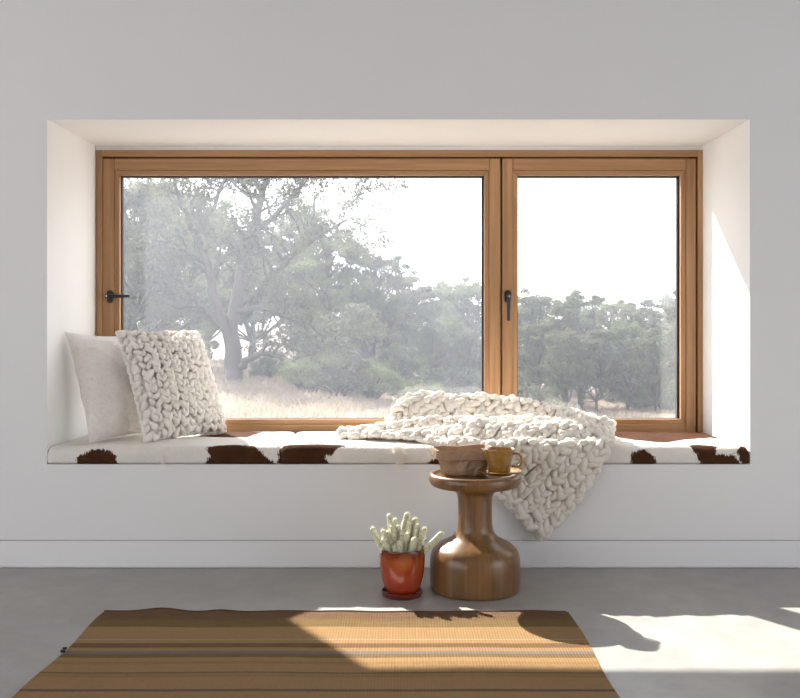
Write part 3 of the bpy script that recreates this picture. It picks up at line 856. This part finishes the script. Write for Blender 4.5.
tag(gr, 'pale straw coloured dry grass covering the slope outside', 'grass', None, 'stuff')

def m_leaf(name, a, bcol):
    t = NT(name); oi = t.n('ShaderNodeObjectInfo').outputs['Random']
    c = t.mix(t.noise(t.coord(), 1.1, 4, .7), a, bcol)
    c = t.mix(t.math('MULTIPLY', oi, .35), c, (.10,.115,.06))
    d = t.n('ShaderNodeBsdfDiffuse', {'Color': c}).outputs[0]; l = t.n('ShaderNodeBsdfTranslucent', {'Color': c}).outputs[0]
    return t.done(t.n('ShaderNodeMixShader', {0: .5, 1: d, 2: l}).outputs[0])
M_leaf = m_leaf('gum_leaves', (.055,.062,.045), (.25,.26,.175))
M_leaf2 = m_leaf('wattle_leaves', (.08,.10,.05), (.33,.37,.19))
M_bark = m_simple('gum_bark', (.075,.063,.056), .9)

def leaf_cloud(centers, radii, per, size, flat=.6):
    n = len(centers)*per
    c = np.repeat(np.array(centers), per, 0); r = np.repeat(np.array(radii), per)
    d = RNG.normal(0, 1, (n, 3)); d /= np.linalg.norm(d, axis=1)[:,None]; d *= (RNG.random(n)**.6)[:,None]
    d[:,2] *= flat
    p = c+d*r[:,None]
    a = RNG.normal(0, 1, (n, 3)); a[:,2] -= .6; a /= np.linalg.norm(a, axis=1)[:,None]
    b_ = np.cross(a, RNG.normal(0, 1, (n, 3))); b_ /= np.linalg.norm(b_, axis=1)[:,None]
    s = (size*RNG.uniform(.6, 1.3, n))[:,None]
    V = np.stack([p-a*s, p+b_*s*.38, p+a*s, p-b_*s*.38], 1).reshape(-1, 3)
    return V, np.arange(4*n).reshape(-1, 4)
def grow(mb, p, d, L, r, depth, tips, spread, rng, upw=.12, gnarl=.25, segs=5):
    pts = [p.copy()]; rad = [r]; q = p.copy(); dd = d.copy()
    for i in range(segs):
        dd = (dd+Vector((rng.normal(0, gnarl), rng.normal(0, gnarl), rng.normal(0, gnarl*.7)+upw))).normalized()
        q = q+dd*(L/segs); pts.append(q.copy()); rad.append(r*(1-.42*(i+1)/segs))
    mb.tube(pts, rad, 7 if depth > 1 else 5, caps=False)
    if depth <= 3: tips.append((q.copy(), L))
    if depth == 2: tips.append((pts[len(pts)//2].copy(), L))
    if depth == 1: tips.append((pts[len(pts)//2].copy(), L))
    if depth == 0: return
    nb = 3 if depth > 1 else 3
    for k_ in range(nb):
        ax = dd.orthogonal().normalized(); ax = Quaternion(dd, rng.uniform(0, 2*PI)) @ ax
        nd = (dd*math.cos(spread)+ax*math.sin(spread*rng.uniform(.7, 1.3))).normalized()
        start = pts[-1] if k_ < 2 else pts[-2]
        grow(mb, start, nd, L*rng.uniform(.62, .82), rad[-1]*.75, depth-1, tips, spread, rng, upw, gnarl, segs)
def tree_proto(name, seed, H, crown, nclump, per, size, matl, z0=.18, trunk=.2, group=None, cr=(.04, .08)):
    rng = np.random.default_rng(seed)
    root = empty(name, (0,0,0), 'x', 'tree', group)
    mb = MB(); stems = []
    for k_ in range(int(rng.integers(2, 4))):
        w_ = rng.uniform(0, 2*PI); lean_ = rng.uniform(.05, .28)*crown
        P = [Vector((0,0,-.4))]
        for q in range(1, 7):
            t_ = q/6; P.append(Vector((math.cos(w_)*lean_*t_**1.3*1.4+rng.normal(0,.12), math.sin(w_)*lean_*t_**1.3*1.4+rng.normal(0,.12), H*.86*t_)))
        mb.tube(P, [trunk*(1-.8*q/6)*(.7+.3*(k_ == 0)) for q in range(7)], 7, caps=False); stems.append(P)
    cs, rr = [], []
    for k_ in range(nclump):
        t_ = rng.random()**.75; z = H*(z0+(.97-z0)*t_)
        env = crown*math.sin(PI*min(1, .12+.80*t_))**.6
        w_ = rng.uniform(0, 2*PI); q_ = env*math.sqrt(rng.uniform(.08, 1))
        c = Vector((q_*math.cos(w_), q_*math.sin(w_), z-.08*q_)); r_ = H*rng.uniform(*cr)
        cs.append(tuple(c)); rr.append(r_)
        P = stems[int(rng.integers(0, len(stems)))]; a_ = P[max(1, min(6, int(t_*5.2)))]
        m_ = (a_+c)/2+Vector((rng.normal(0,.3), rng.normal(0,.3), -.3))
        mb.tube([a_, a_.lerp(m_, .6), m_.lerp(c, .3), c], [.075,.055,.04,.015], 5, caps=False)
        for _ in range(2):
            d_ = Vector((rng.normal(0,1), rng.normal(0,1), rng.normal(0,.6))).normalized(); c2 = c+d_*r_*1.15
            cs.append(tuple(c2)); rr.append(r_*.6); mb.tube([m_.lerp(c, .3), c2], [.03,.01], 4, caps=False)
    bo = mb.build('trunk', M_bark, smooth=True); bo.parent = root
    V, Q = leaf_cloud(cs, rr, per, size, .62)
    fo = fast_mesh('foliage', V, Q, matl); fo.parent = root
    return root
def bush_proto(name, seed, H, R, n_, size, matl, label, group):
    rng = np.random.default_rng(seed)
    root = empty(name, (0,0,0), label, 'bush', group)
    cs = []; rr = []; mb = MB()
    for _ in range(52):
        w = rng.uniform(0, 2*PI); q = math.sqrt(rng.random())*R*.75; z = H*rng.uniform(.2, .82)*(1-.35*(q/R)**2)
        p = (q*math.cos(w), q*math.sin(w), z); cs.append(p); rr.append(R*rng.uniform(.13, .27))
        mb.tube([(0,0,-.2), (p[0]*.4, p[1]*.4, z*.5), p], [.05,.03,.01], 5, caps=False)
    b0 = mb.build('trunk', M_bark); b0.parent = root
    V, Q = leaf_cloud(cs, rr, n_//52, size, .85)
    f0 = fast_mesh('foliage', V, Q, matl); f0.parent = root
    return root
def copy_tree(root, label):
    c = root.copy(); COL.objects.link(c); c['label'] = label
    for ch in list(root.children):
        d = ch.copy(); COL.objects.link(d); d.parent = c
    return c
used = set()
def place(proto, px, depth, top, label, wmul=1, rot=None, H=1.0):
    o = proto if proto.name not in used else copy_tree(proto, label)
    used.add(proto.name); o['label'] = label
    x = (px-402)/900*depth; y = depth-3.77; z = float(ground_z(np.array(x), np.array(y)))
    zt = .98+(334-top)/900*depth
    s = (zt-z)/H
    o.location = (x, y, z); o.scale = (s*wmul, s*wmul, s); o.rotation_euler = (0, 0, rot if rot is not None else RNG.uniform(0, 2*PI))
    return o

# the big gum, gnarled, with low limbs sweeping out on both sides
def big_gum():
    rng = np.random.default_rng(11)
    root = empty('gum_tree', (0,0,0), 'largest spreading gum tree with a forked trunk, seen through the left pane', 'tree', 'gum trees outside')
    mb = MB(); tips = []
    def limb(pts, r0, r1, sub=3, L=2.0):
        P = [Vector(p) for p in pts]; S = []
        for i in range(len(P)-1):
            for q in range(4):
                t0 = q/4; a = P[max(i-1,0)]; b1 = P[i]; c = P[i+1]; d = P[min(i+2,len(P)-1)]
                S.append(.5*((2*b1)+(-a+c)*t0+(2*a-5*b1+4*c-d)*t0*t0+(-a+3*b1-3*c+d)*t0**3)+Vector((rng.normal(0,.03), rng.normal(0,.05), rng.normal(0,.03))))
        S.append(P[-1]); rad = [r0+(r1-r0)*i/(len(S)-1) for i in range(len(S))]
        mb.tube(S, rad, 8, caps=False)
        for i in range(len(S)//3, len(S), 1):
            d = (S[min(i+1,len(S)-1)]-S[i-1]).normalized(); ax = Quaternion(d, rng.uniform(0, 2*PI)) @ d.orthogonal().normalized()
            grow(mb, S[i], (d*.6+ax*.8+Vector((0,0,.25))).normalized(), L*rng.uniform(.5, .9), rad[i]*.5, sub-2 if i % 4 else sub-1, tips, .6, rng, .08, .3, 4)
    # coordinates in metres at 34 m: 1 px = 3.78 cm; read from the photograph, x right, z up from the trunk base
    def q(px, py, y=0): return ((px-235)*.0378, y, (388-py)*.0378)
    limb([q(234,396), q(233,360), q(232,335), q(236,305,.1), q(243,270,.3), q(252,235,.3), q(262,195,.2), q(272,160,0), q(268,130,0)], .36, .05, 3, 1.9)
    limb([q(234,350), q(222,322,-.3), q(216,298,-.5), q(210,265,-.9), q(200,238,-1.1), q(186,205,-1.2), q(176,170,-1.2)], .24, .04, 3, 1.8)
    limb([q(238,330), q(252,305,.6), q(270,278,1), q(292,255,1.1), q(318,238,1.2), q(345,222,1)], .20, .04, 3, 1.9)
    limb([q(240,372), q(256,362,-.6), q(276,360,-.9), q(296,372,-1), q(312,380,-1)], .15, .035, 2, 1.0)
    limb([q(238,318), q(262,315,-.6), q(285,322,-.9), q(310,330,-1), q(330,345,-1)], .13, .03, 3, 1.2)
    limb([q(222,330), q(205,318,.8), q(185,300,1), q(165,280,1.2), q(148,250,1.2)], .16, .03, 3, 1.7)
    limb([q(250,240), q(275,225,-.6), q(300,200,-.8), q(318,178,-.8)], .12, .03, 3, 1.7)
    limb([q(204,240,-1), q(220,205,-.5), q(232,170,-.3), q(235,140,-.3)], .10, .03, 3, 1.6)
    bo = mb.build('trunk', M_bark, smooth=True); bo.parent = root
    cs = np.array([tuple(t_[0]) for t_ in tips]); rr = rng.uniform(.25, .62, len(cs))
    print('gum tips', len(cs))
    V, Q = leaf_cloud(cs, rr, 34, .10, .75)
    fo = fast_mesh('foliage', V, Q, M_leaf); fo.parent = root
    return root
g = big_gum(); x = (235-402)/900*34; y = 34-3.77
g.location = (x, y, float(ground_z(np.array(x), np.array(y))))

GT = 'gum trees outside'
A = tree_proto('gum_tree', 21, 10, 3.3, 75, 110, .13, M_leaf, .16, .2, GT)
B = tree_proto('gum_tree', 35, 10, 2.9, 65, 110, .13, M_leaf, .26, .2, GT, (.042,.085))
Cc = tree_proto('gum_tree', 48, 10, 3.6, 75, 110, .13, M_leaf2, .14, .2, GT, (.042,.085))
BU = bush_proto('wattle_bush', 5, 3, 2.0, 6500, .085, M_leaf2, 'x', 'bushes outside')
BU2 = bush_proto('wattle_bush', 6, 3, 1.9, 6500, .085, M_leaf, 'x', 'bushes outside')
trees = [
 (A,128,36,178,'gum tree at the far left edge of the left pane, beside the large gum',1),
 (Cc,165,42,185,'gum tree just left of the large gum, behind its left limbs',1),
 (B,205,50,205,'gum tree behind the trunk of the large gum',1.2),
 (B,300,44,208,'gum tree right of the large gum where the treetops start to drop',1.05),
 (Cc,335,40,236,'gum tree on the falling slope of treetops, second from the large gum',1),
 (A,372,44,250,'gum tree in the falling treetops, third from the large gum',1.05),
 (A,408,50,270,'gum tree in the low treetops right of the middle of the left pane',1.1),
 (B,438,58,283,'farther gum tree left of the rightmost one in the left pane',1.2),
 (Cc,470,54,281,'gum tree against the window mullion in the left pane',1.1),
 (A,528,46,290,'gum tree at the left edge of the right pane',1.1),
 (Cc,556,58,302,'gum tree behind the dark tree in the right pane, left of it',1.2),
 (B,580,43,292,'large dark gum tree left of centre in the right pane',1.05),
 (Cc,612,56,300,'gum tree in the centre of the right pane, rounded crown',1.15),
 (A,640,46,303,'gum tree right of centre in the right pane',1.0),
 (B,664,58,296,'gum tree near the right edge of the right pane',1.2),
 (A,712,30,262,'nearer gum tree cut off by the right edge of the right pane',.8),
 (A,250,60,230,'distant gum tree behind the right limbs of the large gum',1.5),
 (B,152,62,240,'distant gum tree low behind the left edge gum',1.5),
 (Cc,350,64,285,'distant low gum tree behind the falling treetops',1.8),
 (B,400,66,300,'distant low gum tree behind the bushes in the left pane',1.8),
 (A,455,68,300,'distant low gum tree left of the mullion',1.8),
 (Cc,512,66,305,'distant low gum tree hidden partly by the mullion and right sash',1.8),
 (B,600,70,310,'distant low gum tree behind the centre of the right pane',1.8),
 (Cc,690,66,305,'distant low gum tree beyond the right edge of the right pane',1.8),
 (A,540,40,318,'smaller gum tree in front at the left of the right pane',.9),
 (B,566,36,330,'dark small gum tree with bare trunk low in the right pane, left of centre',.9),
 (A,597,39,325,'smaller gum tree low in the middle of the right pane',.9),
 (Cc,628,41,322,'smaller gum tree low in the right pane, right of centre',.9),
 (B,655,38,326,'smaller gum tree low near the right edge of the right pane',.9),
 (A,684,42,318,'smaller gum tree cut by the right stile of the right pane',.9),
 (B,470,40,330,'smaller gum tree between the bushes and the mullion',.9),
 (A,430,44,322,'smaller gum tree behind the bright green bush in the left pane',.9),
 (B,95,50,190,'gum tree mostly hidden by the left stile of the window',1.1),
]
for (p, px, dp, top, lab, wm) in trees: place(p, px, dp, top, lab, wm, H=10)
bushes = [
 (BU,302,29,352,'pale green bush under the low right limb of the large gum',1.1),
 (BU2,338,28,345,'dark rounded bush right of the large gum',1.2),
 (BU,372,29,352,'green bush in the middle of the left pane behind the grass',1.2),
 (BU,415,30,372,'low bright green bush above the heaped throw',1.3),
 (BU2,455,38,360,'bush left of the window mullion above the throw',1.4),
 (BU2,270,36,350,'bush behind the trunk of the large gum, on its right',1.3),
 (BU2,185,38,345,'bush behind the trunk of the large gum, on its left',1.5),
 (BU,140,36,350,'bush behind the top of the knitted pillow',1.5),
 (BU2,320,40,320,'tall dark bush behind the rounded bushes',1.0),
 (BU,395,42,335,'tall green bush behind the middle bushes of the left pane',1.1),
 (BU2,530,36,378,'low bush at the lower left corner of the right pane',1.4),
 (BU2,640,44,366,'dark bush under the trees at the right of the right pane',1.5),
 (BU,668,40,372,'bush at the lower right corner of the right pane',1.3),
]
for (p, px, dp, top, lab, wm) in bushes: place(p, px, dp, top, lab, wm, H=2.9)

# ------------------------------------------------------------------ haze over the paddock
vt = NT('summer_haze'); vv = vt.n('ShaderNodeVolumeScatter', {'Color': (.84,.91,1.0,1), 'Density': .0044, 'Anisotropy': .75}).outputs[0]
vt.t.links.new(vv, vt.out.inputs['Volume'])
b = MB(); b.box(-90, 90, 9, 130, -4, 16); hz = b.build('haze', vt.mat)
tag(hz, 'pale summer haze hanging over the grass and between the trees', 'haze', None, 'stuff')

# ------------------------------------------------------------------ light
w = bpy.data.worlds.new('sky'); SC.world = w; w.use_nodes = True; nt = w.node_tree; nt.nodes.clear()
out = nt.nodes.new('ShaderNodeOutputWorld'); bg = nt.nodes.new('ShaderNodeBackground')
tcw = nt.nodes.new('ShaderNodeTexCoord'); sep = nt.nodes.new('ShaderNodeSeparateXYZ'); rp = nt.nodes.new('ShaderNodeValToRGB')
nt.links.new(tcw.outputs['Generated'], sep.inputs[0]); nt.links.new(sep.outputs[2], rp.inputs[0])
rp.color_ramp.elements[0].position = 0; rp.color_ramp.elements[0].color = (.975,.98,1.0,1)
rp.color_ramp.elements[1].position = .9; rp.color_ramp.elements[1].color = (.78,.88,1.0,1)
nt.links.new(rp.outputs[0], bg.inputs[0]); bg.inputs[1].default_value = 3.4
nt.links.new(bg.outputs[0], out.inputs[0])
sd = bpy.data.lights.new('sun', 'SUN'); sun = bpy.data.objects.new('sun', sd); COL.objects.link(sun)
sd.energy = 17.5; sd.angle = math.radians(.6); sd.color = (1,.955,.89)
sun.rotation_euler = Vector((.65, -1, -.92)).to_track_quat('-Z', 'Y').to_euler(); sun.location = (-6, 12, 9)
def portal(x, y, z, sx_, sz_, face):
    l = bpy.data.lights.new('portal', 'AREA'); o = bpy.data.objects.new('portal', l); COL.objects.link(o)
    l.shape = 'RECTANGLE'; l.size = sx_; l.size_y = sz_; l.cycles.is_portal = True; l.energy = 0
    o.location = (x, y, z); o.rotation_euler = (PI/2 if face > 0 else -PI/2, 0, 0)
portal(0, .72, 1.17, 2.95, 1.45, -1)
for sx in (-1, 1):
    l = bpy.data.lights.new('portal', 'AREA'); o = bpy.data.objects.new('portal', l); COL.objects.link(o)
    l.shape = 'RECTANGLE'; l.size = OZ; l.size_y = OY1-OY0; l.cycles.is_portal = True; l.energy = 0
    o.location = (sx*(RX+.16), (OY0+OY1)/2, OZ/2); o.rotation_euler = (0, sx*PI/2, 0)
SC.view_settings.view_transform = 'Standard'; SC.view_settings.look = 'None'; SC.view_settings.exposure = 0; SC.view_settings.gamma = 1
SC.view_settings.use_curve_mapping = False
SC.cycles.max_bounces = 8; SC.cycles.diffuse_bounces = 5; SC.cycles.transparent_max_bounces = 16
SC.cycles.use_denoising = True
SC.cycles.sample_clamp_indirect = 8
